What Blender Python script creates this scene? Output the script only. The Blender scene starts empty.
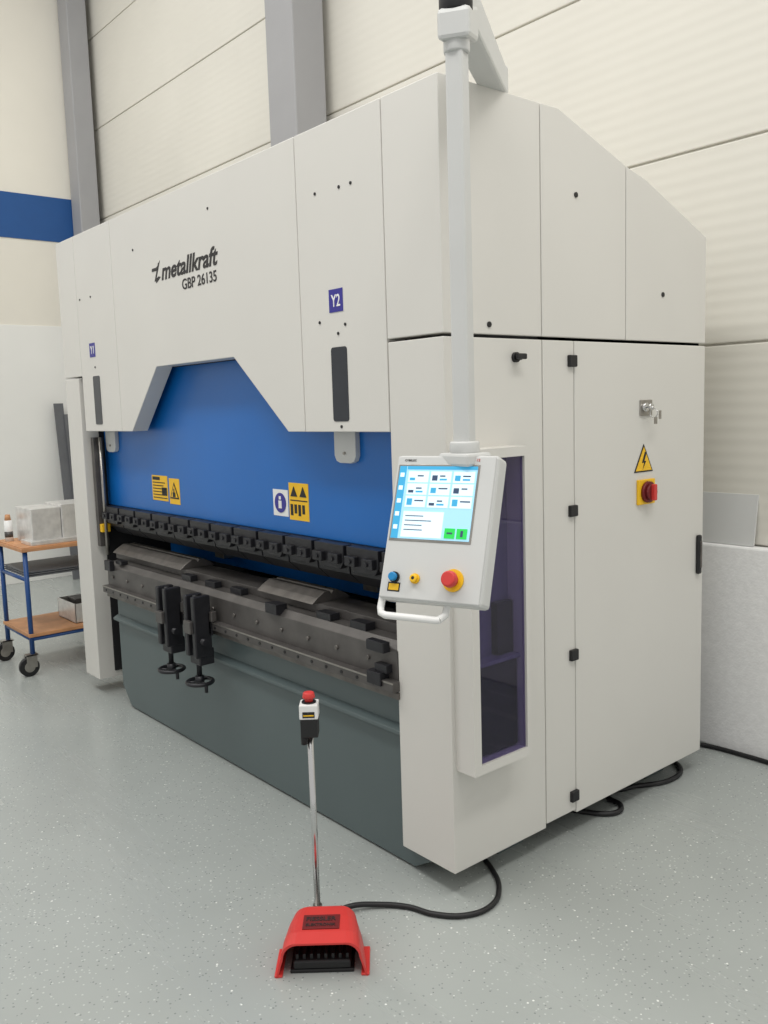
import bpy, bmesh, math, random
from mathutils import Matrix, Vector
random.seed(4)
S=bpy.context.scene
COL=S.collection
# ---------------------------------------------------------------- materials
def mat(name,col,rough=.5,metal=0,noise=.03,nscale=8,bump=0,bscale=200,spec=.5,coat=0):
    m=bpy.data.materials.new(name);m.use_nodes=True
    nt=m.node_tree;N=nt.nodes;L=nt.links;b=N['Principled BSDF']
    b.inputs['Roughness'].default_value=rough;b.inputs['Metallic'].default_value=metal
    b.inputs['Specular IOR Level'].default_value=spec
    b.inputs['Coat Weight'].default_value=coat
    tc=N.new('ShaderNodeTexCoord');nz=N.new('ShaderNodeTexNoise');nz.inputs['Scale'].default_value=nscale;nz.inputs['Detail'].default_value=4
    L.new(tc.outputs['Object'],nz.inputs['Vector'])
    r=N.new('ShaderNodeValToRGB')
    c=Vector(col[:3])
    r.color_ramp.elements[0].position=.3;r.color_ramp.elements[1].position=.7
    r.color_ramp.elements[0].color=(*(c*(1-noise)),1);r.color_ramp.elements[1].color=(*[min(1,v) for v in c*(1+noise)],1)
    L.new(nz.outputs['Fac'],r.inputs['Fac']);L.new(r.outputs['Color'],b.inputs['Base Color'])
    if bump:
        n2=N.new('ShaderNodeTexNoise');n2.inputs['Scale'].default_value=bscale;L.new(tc.outputs['Object'],n2.inputs['Vector'])
        bp=N.new('ShaderNodeBump');bp.inputs['Strength'].default_value=bump;bp.inputs['Distance'].default_value=.002
        L.new(n2.outputs['Fac'],bp.inputs['Height']);L.new(bp.outputs['Normal'],b.inputs['Normal'])
    return m
def sr(r,g,b):
    f=lambda v:((v/255+.055)/1.055)**2.4 if v>10 else v/255/12.92
    return (f(r),f(g),f(b))
WHITE=mat('machine_offwhite_powdercoat',sr(214,212,206),.42,bump=.15,bscale=500,noise=.015,nscale=2)
WHITE2=mat('light_grey_powdercoat',sr(204,205,203),.4,noise=.015)
BLUE=mat('ram_blue_paint',sr(14,102,182),.32,noise=.05,nscale=2,bump=.1)
GREYB=mat('base_grey_paint',sr(86,98,99),.36,noise=.04,nscale=2,bump=.15,bscale=300)
DARK=mat('gap_dark',sr(30,30,32),.8)
STEEL=mat('worn_tool_steel',sr(108,104,100),.4,metal=.5,noise=.25,nscale=14)
STEELD=mat('dark_bed_steel',sr(88,85,83),.4,metal=.35,noise=.22,nscale=9)
STEELL=mat('bright_steel',sr(160,156,150),.3,metal=.8,noise=.15,nscale=20)
CHROME=mat('chrome',sr(205,205,205),.15,metal=1,noise=.03)
BLACK=mat('black_oxide',sr(36,36,40),.4,metal=.2,noise=.2,nscale=20)
RUB=mat('black_plastic',sr(22,22,24),.5,noise=.1)
GLASS2=mat('sight_window',sr(38,42,50),.15,noise=.1)
RED=mat('red_plastic',sr(206,58,54),.45,noise=.05)
REDD=mat('red_label',sr(110,26,28),.5)
YEL=mat('yellow_paint',sr(240,190,30),.45,noise=.03)
SBLUE=mat('sign_blue',sr(48,44,140),.4)
SWHITE=mat('sign_white',sr(232,232,230),.4)
CBLUE=mat('cart_blue_paint',sr(24,70,130),.4)
WOOD=mat('plywood',sr(190,138,96),.55,noise=.15,nscale=12)
ALU=mat('milled_aluminium',sr(225,224,222),.3,metal=.6,noise=.12,nscale=18)
COLG=mat('column_grey_paint',sr(158,158,160),.55,noise=.03,nscale=3)
CYAN=mat('button_cyan',sr(20,130,190),.4)
SHT=mat('sheet_dark_grey',sr(96,98,102),.5,noise=.1,nscale=5)
INN=mat('cabinet_interior_grey',sr(128,125,142),.6)
# tinted acrylic: coloured see-through layer with a glossy surface
GLASS=bpy.data.materials.new('tinted_window');GLASS.use_nodes=True
nt=GLASS.node_tree;N=nt.nodes;L=nt.links;N.clear()
o_=N.new('ShaderNodeOutputMaterial');tr=N.new('ShaderNodeBsdfTransparent');tr.inputs[0].default_value=(*sr(208,203,226),1)
gl=N.new('ShaderNodeBsdfGlossy');gl.inputs['Roughness'].default_value=.03
ms=N.new('ShaderNodeMixShader');ms.inputs[0].default_value=.05;L.new(tr.outputs[0],ms.inputs[1]);L.new(gl.outputs[0],ms.inputs[2]);L.new(ms.outputs[0],o_.inputs[0])
def emis(name,col,st):
    m=mat(name,col,.3,noise=.04,nscale=6);b=m.node_tree.nodes['Principled BSDF']
    b.inputs['Emission Color'].default_value=(*col,1);b.inputs['Emission Strength'].default_value=st;return m
SCR=emis('lcd_pale',sr(160,210,234),.4);SCRB=emis('lcd_cyan',sr(60,160,205),.4);SCRG=emis('lcd_green',sr(40,200,80),.4);SCRD=emis('lcd_dark',sr(60,80,110),.1);SCRW=emis('lcd_white',sr(214,236,246),.45)
# ---------------------------------------------------------------- helpers
def empty(name,loc=(0,0,0),rot=(0,0,0)):
    e=bpy.data.objects.new(name,None);COL.objects.link(e);e.location=loc;e.rotation_euler=rot;e.empty_display_size=.1;return e
def fin(bm,name,m,parent=None,bevel=0,smooth=False,seg=2):
    bmesh.ops.recalc_face_normals(bm,faces=bm.faces)
    me=bpy.data.meshes.new(name);bm.to_mesh(me);bm.free();me.materials.append(m)
    o=bpy.data.objects.new(name,me);COL.objects.link(o)
    if parent:o.parent=parent
    if smooth:
        for p in me.polygons:p.use_smooth=True
    if bevel:
        b=o.modifiers.new('bevel','BEVEL');b.width=bevel;b.segments=seg;b.limit_method='ANGLE';b.angle_limit=math.radians(40)
    return o
def addbox(bm,x0,x1,y0,y1,z0,z1):
    v=[bm.verts.new((x,y,z)) for x in (x0,x1) for y in (y0,y1) for z in (z0,z1)]
    for f in ((0,1,3,2),(4,6,7,5),(0,4,5,1),(2,3,7,6),(0,2,6,4),(1,5,7,3)):bm.faces.new([v[i] for i in f])
def box(name,x0,x1,y0,y1,z0,z1,m,parent=None,bevel=.003):
    bm=bmesh.new();addbox(bm,x0,x1,y0,y1,z0,z1);return fin(bm,name,m,parent,bevel)
def boxes(name,L,m,parent=None,bevel=.002):
    bm=bmesh.new()
    for b in L:addbox(bm,*b)
    return fin(bm,name,m,parent,bevel)
def addprism(bm,pts,ax,a,b):
    def P(p,t):
        return {0:(t,p[0],p[1]),1:(p[0],t,p[1]),2:(p[0],p[1],t)}[ax]
    A=[bm.verts.new(P(p,a)) for p in pts];B=[bm.verts.new(P(p,b)) for p in pts]
    bm.faces.new(A);bm.faces.new(B[::-1])
    n=len(pts)
    for i in range(n):bm.faces.new([A[i],A[(i+1)%n],B[(i+1)%n],B[i]])
def prism(name,pts,ax,a,b,m,parent=None,bevel=.003):
    bm=bmesh.new();addprism(bm,pts,ax,a,b);return fin(bm,name,m,parent,bevel)
def addcyl(bm,p0,p1,r0,r1=None,n=24):
    r1=r0 if r1 is None else r1
    p0=Vector(p0);p1=Vector(p1);d=p1-p0
    M=Matrix.Translation((p0+p1)/2)@d.to_track_quat('Z','Y').to_matrix().to_4x4()
    bmesh.ops.create_cone(bm,cap_ends=True,segments=n,radius1=r0,radius2=r1,depth=d.length,matrix=M)
def cyl(name,p0,p1,r,m,parent=None,r1=None,n=24,bevel=0):
    bm=bmesh.new();addcyl(bm,p0,p1,r,r1,n);o=fin(bm,name,m,parent,bevel)
    for p in o.data.polygons:
        if len(p.vertices)==4:p.use_smooth=True
    return o
def cyls(name,L,m,parent=None,n=20):
    bm=bmesh.new()
    for c in L:addcyl(bm,*c,n=n)
    o=fin(bm,name,m,parent)
    for p in o.data.polygons:
        if len(p.vertices)==4:p.use_smooth=True
    return o
def tube(name,pts,r,m,parent=None,res=12,bez=True):
    cu=bpy.data.curves.new(name,'CURVE');cu.dimensions='3D';cu.bevel_depth=r;cu.bevel_resolution=5;cu.use_fill_caps=True
    if bez:
        sp=cu.splines.new('BEZIER');sp.bezier_points.add(len(pts)-1)
        for b,p in zip(sp.bezier_points,pts):b.co=p;b.handle_left_type=b.handle_right_type='AUTO'
        sp.resolution_u=res
    else:
        sp=cu.splines.new('POLY');sp.points.add(len(pts)-1)
        for b,p in zip(sp.points,pts):b.co=(*p,1)
    o=bpy.data.objects.new(name,cu);COL.objects.link(o);cu.materials.append(m)
    dg=bpy.context.evaluated_depsgraph_get();me=bpy.data.meshes.new_from_object(o.evaluated_get(dg))
    bpy.data.objects.remove(o);me.name=name
    o=bpy.data.objects.new(name,me);COL.objects.link(o)
    if not me.materials: me.materials.append(m)
    for p in me.polygons:p.use_smooth=True
    if parent:o.parent=parent
    return o
def torus(name,c,R,r,m,parent=None,axis='Z'):
    bm=bmesh.new();n,k=32,10
    V=[]
    for i in range(n):
        a=2*math.pi*i/n;row=[]
        for j in range(k):
            b=2*math.pi*j/k;q=(math.cos(a)*(R+r*math.cos(b)),math.sin(a)*(R+r*math.cos(b)),r*math.sin(b))
            if axis=='X':q=(q[2],q[0],q[1])
            if axis=='Y':q=(q[0],q[2],q[1])
            row.append(bm.verts.new(Vector(q)+Vector(c)))
        V.append(row)
    for i in range(n):
        for j in range(k):bm.faces.new([V[i][j],V[(i+1)%n][j],V[(i+1)%n][(j+1)%k],V[i][(j+1)%k]])
    return fin(bm,name,m,parent,smooth=True)
def text(name,body,loc,w,h,m,parent=None,face='F',shear=0,bold=0,ext=.0008):
    cu=bpy.data.curves.new(name,'FONT');cu.body=body;cu.size=1;cu.extrude=ext;cu.shear=shear;cu.offset=bold
    o=bpy.data.objects.new(name,cu);COL.objects.link(o)
    dg=bpy.context.evaluated_depsgraph_get();me=bpy.data.meshes.new_from_object(o.evaluated_get(dg));bpy.data.objects.remove(o)
    xs=[v.co.x for v in me.vertices];ys=[v.co.y for v in me.vertices]
    x0,x1,y0,y1=min(xs),max(xs),min(ys),max(ys)
    for v in me.vertices:
        a=(v.co.x-x0)/(x1-x0)*w;b=(v.co.y-y0)/(y1-y0)*h;c=v.co.z
        if face=='F': v.co=(loc[0]+a,loc[1]-c,loc[2]+b)
        elif face=='R': v.co=(loc[0]+c,loc[1]+a,loc[2]+b)
        elif face=='U': v.co=(loc[0]+a,loc[1]+b,loc[2]+c)
    me.name=name;me.materials.clear();me.materials.append(m)
    o=bpy.data.objects.new(name,me);COL.objects.link(o)
    if parent:o.parent=parent
    return o
# ================================================================= ROOM
def wallmat(name,col,rib=True):
    m=mat(name,col,.6,noise=.03,nscale=1.2);nt=m.node_tree;N=nt.nodes;L=nt.links;b=N['Principled BSDF']
    if rib:
        tc=N.new('ShaderNodeTexCoord');w=N.new('ShaderNodeTexWave');w.bands_direction='Z';w.inputs['Scale'].default_value=5.2;w.inputs['Distortion'].default_value=0
        L.new(tc.outputs['Object'],w.inputs['Vector']);bp=N.new('ShaderNodeBump');bp.inputs['Strength'].default_value=.2;bp.inputs['Distance'].default_value=.004
        L.new(w.outputs['Fac'],bp.inputs['Height']);L.new(bp.outputs['Normal'],b.inputs['Normal'])
    return m
WALL=wallmat('sandwich_panel_cream',sr(219,216,206))
WALLL=wallmat('painted_wall_cream',sr(226,222,211),rib=False)
WALLW=wallmat('painted_wall_white',sr(232,232,228),rib=False)
PLI=mat('plinth_rough_plaster',sr(240,240,239),.8,noise=.04,nscale=30,bump=1,bscale=90)
FLO=mat('epoxy_floor',sr(165,170,167),.25,noise=.04,nscale=1.5)
nt=FLO.node_tree;N=nt.nodes;L=nt.links;b=N['Principled BSDF']
ramp=[n for n in N if n.type=='VALTORGB'][0]
tc=[n for n in N if n.type=='TEX_COORD'][0]
prev=ramp.outputs['Color']
for sc,th,col,sd,st in ((66,.22,sr(208,212,209),0,.6),(58,.19,sr(112,118,118),7,.6),(28,.10,sr(236,238,234),13,.9),(32,.075,sr(86,90,90),23,.75)):
    mp=N.new('ShaderNodeMapping');mp.inputs['Location'].default_value=(sd,sd*2,0);L.new(tc.outputs['Object'],mp.inputs['Vector'])
    v=N.new('ShaderNodeTexVoronoi');v.inputs['Scale'].default_value=sc;L.new(mp.outputs[0],v.inputs['Vector'])
    lt=N.new('ShaderNodeMath');lt.operation='LESS_THAN';lt.inputs[1].default_value=th;L.new(v.outputs['Distance'],lt.inputs[0])
    sp=N.new('ShaderNodeSeparateColor');L.new(v.outputs['Color'],sp.inputs[0])
    g=N.new('ShaderNodeMath');g.operation='GREATER_THAN';g.inputs[1].default_value=.6;L.new(sp.outputs[0],g.inputs[0])
    mu=N.new('ShaderNodeMath');mu.operation='MULTIPLY';L.new(lt.outputs[0],mu.inputs[0]);L.new(g.outputs[0],mu.inputs[1])
    m2=N.new('ShaderNodeMath');m2.operation='MULTIPLY';m2.inputs[1].default_value=st;L.new(mu.outputs[0],m2.inputs[0])
    mx=N.new('ShaderNodeMix');mx.data_type='RGBA';L.new(m2.outputs[0],mx.inputs['Factor']);L.new(prev,mx.inputs['A']);mx.inputs['B'].default_value=(*col,1)
    prev=mx.outputs['Result']
mp=N.new('ShaderNodeMapping');mp.inputs['Scale'].default_value=(.5,5,1);mp.inputs['Rotation'].default_value=(0,0,.35);L.new(tc.outputs['Object'],mp.inputs['Vector'])
nz=N.new('ShaderNodeTexNoise');nz.inputs['Scale'].default_value=1.2;nz.inputs['Detail'].default_value=5;L.new(mp.outputs[0],nz.inputs['Vector'])
mr=N.new('ShaderNodeMapRange');mr.inputs['From Min'].default_value=.60;mr.inputs['From Max'].default_value=.74;mr.inputs['To Max'].default_value=.09;L.new(nz.outputs['Fac'],mr.inputs['Value'])
mx=N.new('ShaderNodeMix');mx.data_type='RGBA';L.new(mr.outputs[0],mx.inputs['Factor']);L.new(prev,mx.inputs['A']);mx.inputs['B'].default_value=(*sr(110,112,110),1);prev=mx.outputs['Result']
L.new(prev,b.inputs['Base Color'])
rr=N.new('ShaderNodeMapRange');rr.inputs['From Min'].default_value=.3;rr.inputs['From Max'].default_value=.7;rr.inputs['To Min'].default_value=.22;rr.inputs['To Max'].default_value=.3;L.new(nz.outputs['Fac'],rr.inputs['Value']);L.new(rr.outputs[0],b.inputs['Roughness'])
box('floor',-7.5,5,-6,2.1,-.1,0,FLO,bevel=0)
zs=[1.03,2.0,2.94,3.87,4.8,5.72,6.6,7.5]
boxes('wall_back',[(-7.6,5,2.0,2.12,zs[i]+.005,zs[i+1]-.005) for i in range(7)]+[(-7.6,5,2.02,2.12,0,7.5)],WALL,bevel=.006)
box('baseboard_back',-7.5,5,1.93,2.0,0,1.03,PLI,bevel=.01)
box('wall_left',-7.6,-7.5,-6,2.0,0,7.5,WALLL,bevel=0)
box('trim_1',-7.5,-7.492,-6,1.99,3.61,4.07,mat('stripe_blue',sr(22,78,140),.5),bevel=0)
box('trim_2',-7.5,-7.485,-6,1.99,0,2.72,WALLW)
box('steel_column',-3.48,-3.14,1.66,1.93,0,7.5,COLG,bevel=.01)
box('steel_column.001',-7.48,-7.24,1.72,1.93,0,7.5,COLG,bevel=.01)
# ================================================================= PRESS BRAKE
PB=empty('press_brake')
W=3.39;D=1.62
prism('upper_carcass',[(.085,1.99),(.085,2.78),(.6,2.78),(1.02,2.64),(1.6,2.42),(1.6,1.96),(.5,1.96),(.5,1.99)],0,-3.37,-.02,DARK,PB,0)
for n,x0,x1 in (('side_frame_right',-.27,-.02),('side_frame_left',-3.37,-3.16)):
    box(n,x0,x1,.1,1.6,.14,1.99,DARK,PB,0)
prism('cover_corner_right',[(0,1.987),(0,2.8),(.497,2.8),(.497,1.987)],0,-.282,0,WHITE,PB)
prism('cover_corner_left',[(0,1.987),(0,2.8),(.497,2.8),(.497,1.987)],0,-W,-3.112,WHITE,PB)
box('cover_column_right',-.806,-.286,0,.09,1.66,2.8,WHITE,PB)
box('cover_column_left',-3.108,-2.585,0,.09,1.66,2.8,WHITE,PB)
prism('cover_centre',[(-2.581,1.66),(-2.45,1.66),(-2.11,1.99),(-1.34,1.99),(-.93,1.66),(-.81,1.66),(-.81,2.8),(-2.581,2.8)],1,0,.09,WHITE,PB)
prism('cover_top',[(.09,2.78),(.09,2.8),(.6,2.8),(1.02,2.66),(1.02,2.64),(.6,2.78)],0,-3.11,-.286,WHITE,PB,0)
for sfx,a,b in (('right',-.03,0),('left',-W,-W+.03)):
    prism('cover_side_mid_'+sfx,[(.502,1.987),(.502,2.8),(.6,2.8),(1.016,2.661),(1.016,1.987)],0,a,b,WHITE,PB)
    prism('cover_side_back_'+sfx,[(1.021,1.987),(1.021,2.659),(1.16,2.625),(D,2.445),(D,1.987)],0,a,b,WHITE,PB)
    box('pillar_panel_strip_'+sfx,a,b,.503,.683,.115,1.975,WHITE,PB)
    box('door_'+sfx,a,b,.688,D,.1,1.975,WHITE,PB,.004)
box('back_cover',-3.36,-.03,D-.03,D-.005,.3,2.43,WHITE,PB)
prism('cover_top_rear',[(1.02,2.64),(1.02,2.66),(D,2.445),(D,2.42)],0,-3.36,-.03,WHITE,PB,0)
box('pillar_right',-.28,0,0,.498,.1,1.975,WHITE,PB)
box('pillar_left',-W,-3.17,0,.498,.1,1.975,WHITE,PB)
boxes('levelling_feet',[(-.3,-.12,.35,.5,0,.14),(-.3,-.12,1.35,1.5,0,.14),(-3.27,-3.17,.35,.5,0,.14),(-3.27,-3.17,1.35,1.5,0,.14)],GREYB,PB)
for n,xc in (('right',-.565),('left',-2.895)):
    pts=[];w,z0,z1,r=.049,1.70,1.98,.012
    for cx,cz,a0 in ((xc+w-r,z1-r,0),(xc-w+r,z1-r,90),(xc-w+r,z0+r,180),(xc+w-r,z0+r,270)):
        for k in range(5):
            a=math.radians(a0+k*22.5);pts.append((cx+r*math.cos(a),cz+r*math.sin(a)))
    prism('sight_window_'+n,pts,1,-.002,.01,GLASS2,PB,0)
box('axis_label',-.615,-.53,-.002,.002,2.11,2.195,SBLUE,PB,0)
text('axis_label_text','Y2',(-.6,-.0025,2.13),.055,.045,SWHITE,PB,bold=.01)
box('axis_label_left',-2.965,-2.885,-.002,.002,2.09,2.17,SBLUE,PB,0)
text('axis_label_text_left','Y1',(-2.95,-.0025,2.108),.05,.045,SWHITE,PB,bold=.01)
L0=[]
for x,z in ((-.68,2.56),(-.53,2.555),(-.46,2.555),(-.68,2.08),(-.52,2.06),(-.565,2.03),(-.565,1.68),(-3.06,2.43),(-2.9,2.43),(-2.9,2.03),(-1.5,2.66),(-2.3,2.6)):
    L0.append(((x,.001,z),(x,-.003,z),.006))
for y,z in ((.70,2.51),(1.28,2.18),(.22,2.02)):
    L0.append(((-.001,y,z),(.004,y,z),.010))
cyls('cover_screws',L0,RUB,PB,12)
TX=mat('logo_black',sr(40,38,38),.5)
text('logo_name','metallkraft',(-1.99,-.001,2.405),.56,.085,TX,PB,shear=.25,bold=.022)
text('logo_model','GBP 26135',(-1.78,-.001,2.335),.33,.05,TX,PB,bold=.012)
bm=bmesh.new()
addprism(bm,[(-2.07,2.41),(-2.055,2.41),(-2.005,2.495),(-2.02,2.495)],1,-.0015,0)
addprism(bm,[(-2.095,2.46),(-2.03,2.46),(-2.0,2.505),(-2.02,2.485),(-2.045,2.475),(-2.09,2.475)],1,-.0018,0)
addprism(bm,[(-2.05,2.40),(-2.0,2.425),(-2.02,2.43),(-2.055,2.42)],1,-.0018,0)
fin(bm,'logo_mark',TX,PB)
# ram
box('ram',-3.16,-.27,.13,.2,1.2,2.1,BLUE,PB,.004)
box('ram_lower_clamp_rail',-3.14,-.28,.115,.2,1.165,1.2,BLACK,PB)
for n,xa,xb in (('right',-.76,-.62),('left',-3.08,-2.94)):
    prism('ram_guide_tab_'+n,[(xa,1.7),(xb,1.7),(xb,1.56),(xb-.012,1.538),(xb-.035,1.53),(xa+.035,1.53),(xa+.012,1.538),(xa,1.56)],1,.105,.13,WHITE2,PB)
cyls('ram_tab_bolts',[((-.69,.106,1.57),(-.69,.098,1.57),.006),((-3.01,.106,1.57),(-3.01,.098,1.57),.006)],STEELL,PB,12)
def sticker(n,x0,x1,z0,z1,m,y=.13):
    box(n,x0,x1,y-.0015,y+.001,z0,z1,m,PB,0)
sticker('warning_label_left',-2.52,-2.33,1.27,1.41,YEL)
boxes('warning_label_left_print',[(-2.51,-2.34-.02*(k%3),.1275,.129,1.385-.017*k,1.390-.017*k) for k in range(1,7)]+[(-2.51,-2.42,.1275,.129,1.384,1.402),(-2.40,-2.34,.1275,.129,1.30,1.345)],RUB,PB,0)
sticker('warning_label_mid',-2.31,-2.19,1.26,1.40,YEL)
def tri(n,cx,cz,r,y,m,par,ax=1,t=.0015):
    pts=[(cx+r*math.cos(math.radians(a)),cz+r*math.sin(math.radians(a))) for a in (90,210,330)]
    return prism(n,pts,ax,y,y+t,m,par,0)
tri('warning_triangle',-2.25,1.32,.06,.1265,RUB,PB);tri('warning_triangle_in',-2.25,1.32,.044,.1255,YEL,PB)
boxes('warning_triangle_glyph',[(-2.265,-2.235,.124,.1256,1.30,1.325),(-2.255,-2.245,.124,.1256,1.325,1.345)],RUB,PB,0)
sticker('instruction_label',-1.27,-1.15,1.275,1.395,SWHITE)
cyl('mandatory_sign',(-1.21,.128,1.335),(-1.21,.126,1.335),.045,SBLUE,PB)
boxes('mandatory_sign_icon',[(-1.222,-1.198,.1245,.126,1.31,1.345),(-1.218,-1.202,.1245,.126,1.35,1.365)],SWHITE,PB,.0)
sticker('warning_label_right',-1.14,-.99,1.265,1.43,YEL)
tri('warning_triangle2',-1.1,1.385,.03,.1265,RUB,PB);tri('warning_triangle3',-1.03,1.385,.03,.1265,RUB,PB)
boxes('warning_label_right_print',[(-1.13+.03*k,-1.11+.03*k,.1275,.129,1.285+.01*(k%2),1.335) for k in range(0,4)]+[(-1.13,-1.0,.1275,.129,1.35,1.355)],RUB,PB,0)
# punches
bmA=bmesh.new();bmB=bmesh.new();bmC=bmesh.new()
x=-3.1;k=0
while x<-.33:
    w=.215
    addprism(bmA,[(x+.008,1.2),(x+w-.008,1.2),(x+w-.008,1.13),(x+w-.03,1.10),(x+.05,1.10),(x+.008,1.14)],1,.072,.125)
    addbox(bmA,x+.02,x+.085,.05,.08,1.125,1.165);addbox(bmA,x+w-.085,x+w-.02,.05,.08,1.125,1.165)
    addprism(bmB,[(.09,1.17),(.2,1.17),(.2,1.12),(.165,1.03),(.155,1.03),(.10,1.08)],0,x,x+w-.004)
    for xx in (x+.055,x+w-.055):addcyl(bmC,(xx,.051,1.145),(xx,.044,1.145),.010,n=12)
    x+=w+.006;k+=1
fin(bmA,'punch_clamps',BLACK,PB,.003);fin(bmB,'punches',BLACK,PB,.002);fin(bmC,'punch_clamp_bolts',BLACK,PB)
# bed
prism('bed_top_table',[(.0,.72),(.0,.86),(.03,.885),(.34,.885),(.34,.72)],0,-2.93,-.27,STEELD,PB,.003)
boxes('die_rail',[(-3.0,-.3,.09,.25,.885,.925)],STEELD,PB)
bm=bmesh.new()
for a,b in ((-2.98,-2.1),(-1.34,-.9)):
    addprism(bm,[(.06,.925),(.27,.925),(.24,.948),(.20,.97),(.175,.97),(.165,.955),(.155,.97),(.13,.97),(.09,.948)],0,a,b)
fin(bm,'v_dies',STEEL,PB,.002)
boxes('die_clamps',[(-2.05+.25*i,-1.95+.25*i,.04,.08,.885,.915) for i in range(3)]+[(-.83,-.73,.03,.08,.885,.915),(-.6,-.5,.03,.08,.885,.915),(-2.8,-2.72,.0,.04,.885,.905),(-1.15,-1.06,-.018,.04,.865,.91)],BLACK,PB)
boxes('sheet_support_rail',[(-2.93,-.27,-.035,.0,.705,.745)],STEELD,PB)
boxes('support_rail_lower',[(-2.93,-.27,-.012,.0,.675,.70)],STEEL,PB)
boxes('rail_scale',[(-2.93,-.27,-.037,-.033,.738,.744)],STEELL,PB,0)
cyls('rail_holes',[((-2.88+.1*i,-.034,.722),(-2.88+.1*i,-.038,.722),.007) for i in range(26)],RUB,PB,10)
cyls('bed_bolts',[((-2.85+.2*i,.002,.80),(-2.85+.2*i,-.008,.80),.009) for i in range(13)],STEEL,PB,10)
prism('base_front_plate',[(-2.91,.12),(-2.80,.01),(-.26,.01),(-.16,.07),(-.16,.72),(-2.91,.72)],1,.04,.1,GREYB,PB,.004)
box('base_frame',-2.80,-.3,.1,1.45,.01,.72,GREYB,PB)
prism('base_ledge',[(.04,.56),(.008,.545),(.008,.53),(.04,.53)],0,-2.91,-.27,GREYB,PB,.002)
box('rear_inner_panel',-3.16,-.27,.85,.88,.7,2.0,DARK,PB,0)
box('backgauge_beam',-3.1,-.3,.5,.6,.86,1.0,BLUE,PB)
boxes('backgauge_fingers',[(-2.3,-2.2,.38,.5,.93,1.02),(-.95,-.85,.38,.5,.93,1.02)],STEELL,PB)
boxes('table_right_holder',[(-.41,-.33,-.045,.02,.72,.77),(-.38,-.31,-.03,.01,.77,.80)],BLACK,PB)
box('table_right_clamp',-.42,-.32,-.035,-.0,.845,.885,BLACK,PB)
box('table_left_clamp',-2.90,-2.82,-.03,.0,.84,.9,BLACK,PB)
box('guide_post_left',-3.15,-3.11,.04,.1,.95,1.62,STEELD,PB)
cyl('guide_rod_left',(-3.08,.07,.9),(-3.08,.07,1.62),.010,STEELL,PB)
boxes('guide_bracket_left',[(-3.13,-3.08,.045,.10,1.04,1.09)],YEL,PB,.003)
for i,xc in enumerate((-1.96,-1.66)):
    n='sheet_support_%d_'%(i+1)
    boxes(n+'body',[(xc-.055,xc-.022,-.13,-.04,.58,.88),(xc+.022,xc+.055,-.13,-.04,.58,.88),(xc-.05,xc+.05,-.11,-.03,.54,.62),(xc-.055,xc+.055,-.06,-.03,.68,.8)],BLACK,PB,.006)
    boxes(n+'slide_block',[(xc-.075,xc+.075,-.05,-.02,.75,.80),(xc-.035,xc+.035,-.145,-.12,.70,.76)],STEELD,PB,.004)
    cyls(n+'spindle',[((xc,-.09,.43),(xc,-.09,.88),.013),((xc,-.09,.44),(xc,-.09,.48),.022),((xc-.085,-.09,.66),(xc+.085,-.09,.66),.016)],BLACK,PB)
    torus(n+'handwheel',(xc,-.09,.45),.062,.010,BLACK,PB)
    cyls(n+'wheel_spokes',[((xc,-.09,.45),(xc+.062*math.cos(a),-.09+.062*math.sin(a),.45),.006) for a in (0,2.09,4.19)]+[((xc+.06,-.09,.41),(xc+.06,-.09,.455),.009)],BLACK,PB)
# side box with tinted window (hollow cabinet)
boxes('side_box_frame',[(0,.09,.018,.053,.48,1.6),(0,.09,.292,.31,.48,1.6),(0,.09,.053,.292,.48,.513),(0,.09,.053,.292,1.567,1.6)],WHITE,PB,0)
box('side_box_interior',-.001,.004,.053,.292,.513,1.567,INN,PB,0)
boxes('side_box_equipment',[(.004,.05,.06,.285,.52,.84),(.004,.035,.2,.285,.86,1.05)],BLACK,PB,.004)
boxes('side_box_inner_ledge',[(.004,.06,.053,.292,.845,.858)],INN,PB,0)
box('side_box_window',.076,.08,.053,.292,.513,1.567,GLASS,PB,0)
boxes('door_hinges',[(-.002,.015,.645,.69,z-.022,z+.022) for z in (1.9,1.33,.76,.18)],RUB,PB,.004)
cyls('selector_knob',[((0,.35,1.91),(.012,.35,1.91),.018),((.012,.35,1.91),(.03,.35,1.91),.011)],RUB,PB)
boxes('selector_knob_grip',[(.026,.038,.325,.375,1.902,1.922)],RUB,PB,.004)
boxes('key_switch_plate',[(0,.006,1.115,1.2,1.68,1.745)],STEELL,PB)
cyls('key_switch',[((.0,1.14,1.715),(.02,1.14,1.715),.018),((.02,1.14,1.715),(.05,1.14,1.712),.004),((.0,1.18,1.715),(.018,1.18,1.715),.015)],CHROME,PB,16)
torus('key_ring',(.045,1.15,1.69),.018,.002,CHROME,PB,'Y')
boxes('keys',[(.043,.046,1.155,1.175,1.645,1.675),(.046,.049,1.185,1.2,1.665,1.70)],STEELL,PB,0)
tri('high_voltage_sign_border',1.145,1.485,.078,.0,RUB,PB,0,.002)
tri('high_voltage_sign',1.145,1.485,.066,.0022,YEL,PB,0,.001)
prism('high_voltage_bolt',[(1.15,1.53),(1.13,1.485),(1.145,1.485),(1.135,1.455),(1.16,1.492),(1.147,1.492),(1.165,1.53)],0,.0033,.004,RUB,PB,0)
box('main_switch_plate',0,.012,1.095,1.215,1.31,1.415,YEL,PB)
cyls('main_switch',[((.012,1.155,1.362),(.026,1.155,1.362),.045),((.026,1.155,1.362),(.04,1.155,1.362),.034)],REDD,PB)
box('main_switch_grip',.036,.056,1.145,1.165,1.328,1.396,RED,PB,.004)
box('door_handle',0,.018,1.558,1.588,.95,1.13,RUB,PB,.008)
box('door_handle_grip',.016,.024,1.568,1.578,.98,1.10,STEEL,PB,.003)
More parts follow.
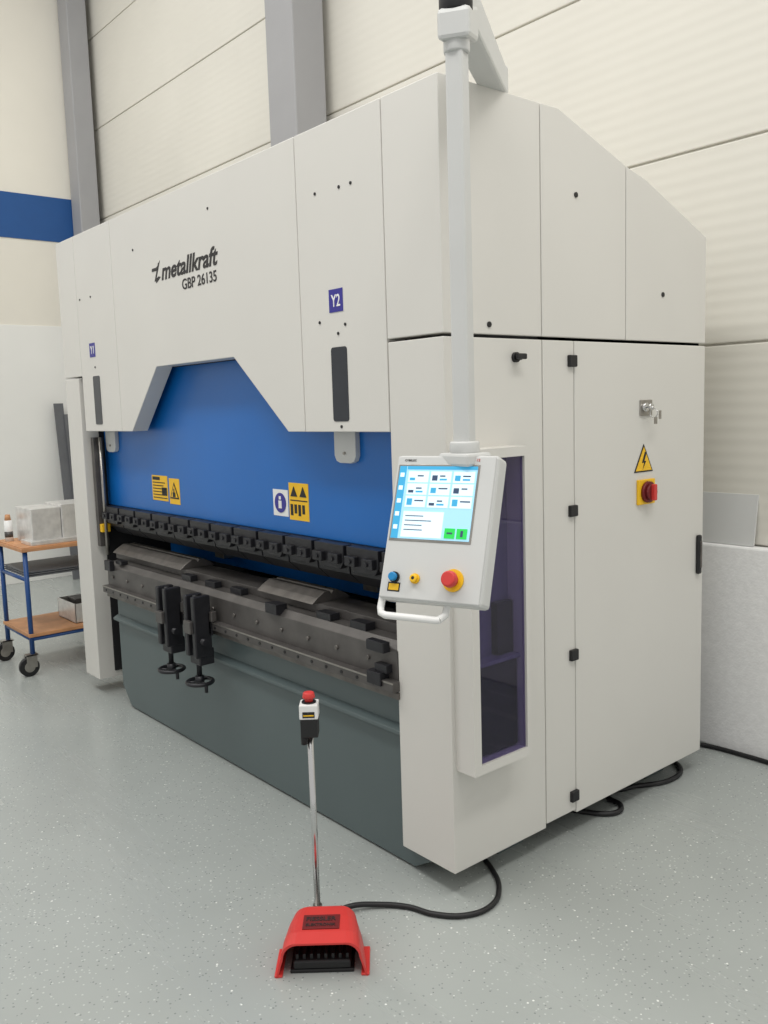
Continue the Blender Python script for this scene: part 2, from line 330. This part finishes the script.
# ================================================================= PENDANT
PN=empty('control_pendant')
PX,PY=.322,-.235
a0=Vector((PX,PY));a1=Vector((-.06,.34));d=(a1-a0).normalized();n_=Vector((-d.y,d.x))
bm=bmesh.new()
addbox(bm,-.026,.026,-.026,.026,1.60,2.74);o=fin(bm,'pole',WHITE2,PN,.008);o.location=(PX,PY,0);o.rotation_euler=(0,0,math.radians(20))
def orient(p,q,w,z0,z1,z2,z3,name,m,bevel=.01):
    bm=bmesh.new();v=[]
    for (c,za,zb) in ((p,z0,z1),(q,z2,z3)):
        for s in (-1,1):
            for z in (za,zb):v.append(bm.verts.new((c.x+n_.x*w*s,c.y+n_.y*w*s,z)))
    for f in ((0,1,3,2),(4,6,7,5),(0,4,5,1),(2,3,7,6),(0,2,6,4),(1,5,7,3)):bm.faces.new([v[i] for i in f])
    return fin(bm,name,m,PN,bevel)
orient(a0+d*.02,a1,.042,2.79,2.91,2.80,2.89,'swivel_beam',WHITE2)
orient(a0-d*.045,a0+d*.10,.045,2.725,2.805,2.76,2.86,'swivel_head',WHITE2,.012)
cyl('swivel_cap',(PX,PY,2.80),(PX,PY,2.875),.046,RUB,PN,bevel=.01)
cyl('swivel_collar',(PX,PY,2.70),(PX,PY,2.74),.036,WHITE2,PN,bevel=.005)
cyl('arm_pivot',(a1.x,a1.y,2.80),(a1.x,a1.y,2.90),.042,WHITE2,PN,bevel=.008)
box('pole_foot_bracket',PX-.06,PX+.06,PY-.05,PY+.05,1.575,1.612,WHITE2,PN,.008)
cyl('pole_foot_collar',(PX,PY,1.61),(PX,PY,1.645),.043,WHITE2,PN,bevel=.005)
E=empty('panel_pivot',(.306,-.318,1.395),(math.radians(-20),0,math.radians(20)));E.parent=PN;E.scale=(.94,1,.97)
w,h=.172,.222
prism('panel_case',[(-w,-h),(w,-h),(w,h),(-w,h)],1,-.03,.04,WHITE2,E,.012)
box('panel_bezel',-w+.006,w-.006,-.034,-.028,-h+.006,h-.006,WHITE2,E,.003)
box('screen_frame',-.158,.118,-.036,-.032,-.045,.19,STEELL,E,.001)
box('screen',-.152,.112,-.0375,-.034,-.038,.184,SCR,E,0)
boxes('screen_sidebar',[(-.152,-.128,-.0385,-.037,-.038,.184),(-.125,.112,-.0385,-.037,.174,.184)],SCRB,E,0)
boxes('screen_side_icons',[(-.147,-.133,-.0392,-.038,.15-.04*k,.163-.04*k) for k in range(5)],SCRW,E,0)
boxes('screen_fields',[(-.118+.077*j,-.048+.077*j,-.0385,-.037,.134-.038*k,.168-.038*k) for k in range(3) for j in range(3)]+[(-.118,.02,-.0385,-.037,-.033,.045)],SCRW,E,0)
ic=[];ic2=[]
for k in range(3):
    for j in range(3):
        xx=-.112+.077*j;z=.140-.038*k
        (ic if (j+k)%2 else ic2).append((xx,xx+.018,-.0392,-.038,z,z+random.choice((.008,.016,.02))))
        ic.append((xx+.026,xx+.026+random.uniform(.015,.034),-.0392,-.038,z+.012,z+.016))
        if random.random()<.6:ic2.append((xx+.026,xx+.05,-.0392,-.038,z+.001,z+.006))
for k in range(4):ic.append((-.11,-.11+random.uniform(.04,.1),-.0392,-.038,.03-.014*k,.0325-.014*k))
boxes('screen_glyphs',ic,SCRD,E,0);boxes('screen_glyphs_blue',ic2,SCRB,E,0)
boxes('screen_green_keys',[(.03,.064,-.0392,-.038,-.032,-.002),(.07,.104,-.0392,-.038,-.032,-.002)],SCRG,E,0)
boxes('screen_green_key_icons',[(.038,.056,-.0398,-.039,-.019,-.014),(.083,.091,-.0398,-.039,-.026,-.008)],SCRD,E,0)
text('panel_brand','CYBELEC',(-.14,-.0345,.2),.04,.006,TX,E)
text('panel_brand_model','CybTouch 12',(.045,-.0345,.198),.07,.010,RED,E)
def btn(n,x,z,r,m,base=RUB,hh=.015):
    cyl(n+'_base',(x,-.034,z),(x,-.042,z),r*1.25,base,E)
    cyl(n,(x,-.042,z),(x,-.042-hh,z),r,m,E,bevel=.003)
btn('blue_button',-.118,-.155,.013,CYAN)
btn('yellow_button',-.048,-.155,.012,YEL,YEL,.01)
cyl('yellow_button_mark',(-.048,-.052,-.155),(-.048,-.0525,-.155),.005,RUB,E)
cyl('emergency_stop_ring',(.078,-.034,-.152),(.078,-.040,-.152),.033,YEL,E)
cyl('emergency_stop_stem',(.078,-.04,-.152),(.078,-.055,-.152),.018,RED,E)
cyl('emergency_stop',(.078,-.055,-.152),(.078,-.076,-.152),.025,RED,E,r1=.022,bevel=.004)
box('button_label',-.135,-.101,-.0355,-.033,-.193,-.174,YEL,E,0)
box('button_label_edge',-.139,-.097,-.035,-.033,-.197,-.170,RUB,E,0)
tube('handle',[(-.165,-.01,-.2),(-.165,-.015,-.245),(-.158,-.02,-.262),(-.14,-.022,-.268),(.03,-.022,-.268),(.045,-.02,-.266)],.011,SWHITE,E,bez=False)
tube('handle_return',[(.04,-.022,-.267),(.048,.0,-.25),(.048,.01,-.21)],.011,SWHITE,E,bez=False)
# ================================================================= FOOT PEDAL
FP=empty('foot_pedal',(.015,-.598,0),(0,0,math.radians(50)))
def hood(secs,t):
    bm=bmesh.new();rows=[]
    for (y,wd,ht) in secs:
        out=[];inn=[]
        for arr,tt in ((out,0),(inn,t)):
            W2=wd/2-tt;H2=ht-tt;r=.045
            pts=[(-W2-.012,0),(-W2-.004,.03),(-W2+.006,H2-r)]
            for k in range(7):
                a=math.pi-k*math.pi/2/6;pts.append((-W2+.006+r+r*math.cos(a),H2-r+r*math.sin(a)))
            pts+=[(-p[0],p[1]) for p in reversed(pts)]
            for p in pts:arr.append(bm.verts.new((p[0],y,max(0,p[1]))))
        rows.append((out,inn))
    m_=len(rows[0][0])
    for i in range(len(rows)-1):
        for j in range(m_-1):
            bm.faces.new([rows[i][0][j],rows[i][0][j+1],rows[i+1][0][j+1],rows[i+1][0][j]])
            bm.faces.new([rows[i][1][j],rows[i+1][1][j],rows[i+1][1][j+1],rows[i][1][j+1]])
        for j in (0,m_-1):bm.faces.new([rows[i][0][j],rows[i+1][0][j],rows[i+1][1][j],rows[i][1][j]])
    for j in range(m_-1):bm.faces.new([rows[0][0][j],rows[0][1][j],rows[0][1][j+1],rows[0][0][j+1]])
    bm.faces.new(rows[-1][0])
    return fin(bm,'hood',RED,FP,.003)
hood([(0,.262,.112),(.05,.256,.120),(.13,.238,.122),(.19,.218,.118),(.22,.208,.102)],.006)
boxes('base_plate',[(-.10,.10,.02,.215,0,.012)],RUB,FP,.003)
boxes('hood_feet',[(-.148,-.122,.0,.14,0,.008),(.122,.148,.0,.14,0,.008)],RED,FP,.003)
bm=bmesh.new();addprism(bm,[(.02,.014),(.18,.014),(.18,.065),(.02,.04)],0,-.09,.09);fin(bm,'treadle',RUB,FP,.005)
boxes('treadle_ribs',[(-.083+.0225*k,-.073+.0225*k,.03,.15,.04,.058) for k in range(8)],RUB,FP,.002)
box('hood_label',-.062,.055,.06,.135,.117,.1245,REDD,FP,.001)
text('hood_label_text','FIESSLER',(-.052,.10,.1250),.095,.022,TX,FP,face='U',bold=.02)
text('hood_label_text2','ELEKTRONIK',(-.052,.072,.1250),.095,.014,TX,FP,face='U',bold=.02)
qx,qy=-.032,.285
boxes('rear_bracket',[(qx-.035,qx+.035,.2,qy+.035,0,.02)],RUB,FP)
cyls('post_socket',[((qx,qy,.02),(qx,qy,.07),.016)],STEELL,FP)
cyl('post',(qx,qy,.02),(qx,qy,.70),.0105,CHROME,FP)
box('post_box_lower',qx-.029,qx+.029,qy-.03,qy+.03,.672,.735,RUB,FP,.004)
box('post_box_upper',qx-.031,qx+.031,qy-.032,qy+.032,.735,.785,SWHITE,FP,.004)
boxes('post_box_label',[(qx-.02,qx+.02,qy-.033,qy-.030,.742,.762)],RUB,FP,0)
boxes('post_box_label_stripe',[(qx-.017,qx+.017,qy-.0338,qy-.0325,.748,.752)],YEL,FP,0)
cyl('post_box_gland',(qx-.02,qy-.01,.645),(qx-.02,qy-.01,.675),.011,RUB,FP)
cyl('post_stop_ring',(qx,qy,.785),(qx,qy,.789),.024,RUB,FP)
cyl('post_stop_stem',(qx,qy,.789),(qx,qy,.80),.014,RED,FP)
cyl('post_stop_button',(qx,qy,.80),(qx,qy,.82),.022,RED,FP,r1=.018,bevel=.004)
CB=empty('pedal_cable')
tube('cable',[(-.228,-.375,.010),(-.2,-.31,.022),(-.16,-.235,.014),(-.08,-.16,.010),(.02,-.12,.010),(.10,-.04,.010),(.115,.06,.010),(.06,.16,.010),(-.05,.24,.010),(-.2,.3,.012)],.0095,RUB,CB)
CC=empty('power_cable')
tube('cable',[(-.25,.8,.012),(-.10,.86,.012),(.0,.95,.012),(-.02,1.02,.012),(-.12,1.06,.012),(-.1,1.2,.012),(-.02,1.4,.012),(-.06,1.55,.012),(-.2,1.62,.012)],.011,RUB,CC)
tube('cable_two',[(-.4,1.7,.012),(-.18,1.86,.012),(.1,1.90,.012),(.5,1.87,.012),(1.0,1.88,.012)],.011,RUB,CC)
# ================================================================= CART
OFF=(.10,-.03,0)
CT=empty('tool_cart',OFF)
x0,x1,y0,y1=-4.58,-4.01,-.15,.72
zt=.885
box('top_board',x0,x1,y0,y1,zt-.022,zt,WOOD,CT,.004)
boxes('top_rim',[(x0-.01,x1+.01,y0-.01,y0,zt-.03,zt-.008),(x0-.01,x1+.01,y1,y1+.01,zt-.03,zt-.008),(x1,x1+.01,y0,y1,zt-.03,zt-.008),(x0-.01,x0,y0,y1,zt-.03,zt-.008)],WOOD,CT)
box('lower_shelf',x0,x1,y0,y1,.265,.29,WOOD,CT,.004)
cyls('frame',[((x,y,.14),(x,y,zt-.02),.016) for x in (x0+.02,x1-.02) for y in (y0+.02,y1-.02)]+[((x0+.02,y,z),(x1-.02,y,z),.013) for y in (y0+.02,y1-.02) for z in (.25,.66)]+[((x,y0+.02,.25),(x,y1-.02,.25),.013) for x in (x0+.02,x1-.02)],CBLUE,CT)
boxes('middle_tray',[(x0+.04,x1-.04,y0+.03,y1-.03,.673+.014*k,.682+.014*k) for k in range(3)],SHT,CT,.001)
WH=[];HB=[];FK=[]
for x in (x0+.02,x1-.02):
    for y in (y0+.02,y1-.02):
        WH.append(((x-.018,y-.03,.065),(x+.018,y-.03,.065),.065));HB.append(((x-.022,y-.03,.065),(x+.022,y-.03,.065),.035))
        FK+=[(x-.028,x-.022,y-.05,y+.02,.06,.15),(x+.022,x+.028,y-.05,y+.02,.06,.15),(x-.028,x+.028,y-.05,y+.03,.14,.15)]
cyls('wheels',WH,RUB,CT,28);cyls('wheel_hubs',HB,STEELL,CT);boxes('caster_forks',FK,STEELL,CT,.001)
B=empty('aluminium_block',OFF)
boxes('blocks',[(-4.42,-4.09,-.05,.15,zt,zt+.245),(-4.41,-4.08,.153,.50,zt,zt+.26),(-4.25,-4.04,-.08,.45,zt,zt+.03)],ALU,B,.004)
SC=empty('spray_can',OFF)
cyl('can',(-4.44,-.10,zt),(-4.44,-.10,zt+.15),.028,SWHITE,SC);cyl('can_cap',(-4.44,-.10,zt+.15),(-4.44,-.10,zt+.19),.022,WOOD,SC,r1=.016);cyl('can_band',(-4.44,-.10,zt+.03),(-4.44,-.10,zt+.07),.0285,STEELD,SC)
T2=empty('parts_bin',OFF)
boxes('bin',[(-4.42,-4.08,.2,.206,.291,.43),(-4.42,-4.08,.6,.606,.291,.43),(-4.42,-4.414,.2,.6,.291,.43),(-4.086,-4.08,.2,.6,.291,.43),(-4.42,-4.08,.2,.6,.291,.297)],ALU,T2,.001)
boxes('bin_contents',[(-4.4,-4.1,.22,.58,.298,.40),(-4.35,-4.2,.25,.5,.40,.44)],STEELD,T2,.004)
P=empty('leaning_metal_sheet',(-7.2,1.44,0.005),(0,math.radians(-6),0))
box('sheet_0',-.01,.01,-.10,.0,0,1.9,SHT,P,.002)
box('sheet_1',.015,.03,-.01,.12,0,1.78,SHT,P,.002)
P=empty('leaning_panel',(-.1,1.955,1.032),(math.radians(-9),0,0))
box('sheet_2',-.22,.17,.0,.01,0,.25,WHITE2,P,.002)
# ================================================================= LIGHT
w=bpy.data.worlds.new('world');S.world=w;w.use_nodes=True
bg=w.node_tree.nodes['Background'];bg.inputs[0].default_value=(1.0,.988,.965,1);bg.inputs[1].default_value=.68
def area(n,loc,rot,sx,sy,p,col):
    l=bpy.data.lights.new(n,'AREA');l.shape='RECTANGLE';l.size=sx;l.size_y=sy;l.energy=p;l.color=col
    o=bpy.data.objects.new(n,l);COL.objects.link(o);o.location=loc;o.rotation_euler=rot
area('ceiling_lamp',(-1,-2.5,6.5),(math.radians(15),0,0),6,.8,165,(1,.985,.95))
area('ceiling_lamp.001',(2.8,0,6.5),(0,math.radians(15),0),.8,5,140,(1,.98,.945))
area('ceiling_lamp.002',(-5.5,-1.5,6.5),(0,0,0),.8,4,80,(1,.985,.95))
# ================================================================= CAMERA
import numpy as np
f=875.0
Xc=np.array([-739,82,875.]);Xc=-Xc/np.linalg.norm(Xc)
Yc=np.array([1051,138,875.]);Yc-=Xc*Yc.dot(Xc);Yc/=np.linalg.norm(Yc)
Zc=-np.cross(Xc,Yc)
C=(2.105,-2.034,1.75)
cd=bpy.data.cameras.new('camera');co=bpy.data.objects.new('camera',cd);COL.objects.link(co)
co.matrix_world=Matrix(((Xc[0],Xc[1],-Xc[2],C[0]),(Yc[0],Yc[1],-Yc[2],C[1]),(Zc[0],Zc[1],-Zc[2],C[2]),(0,0,0,1)))
cd.sensor_fit='VERTICAL';cd.sensor_height=36;cd.lens=f/1024*36;cd.clip_start=.05
S.camera=co
S.view_settings.view_transform='Standard'
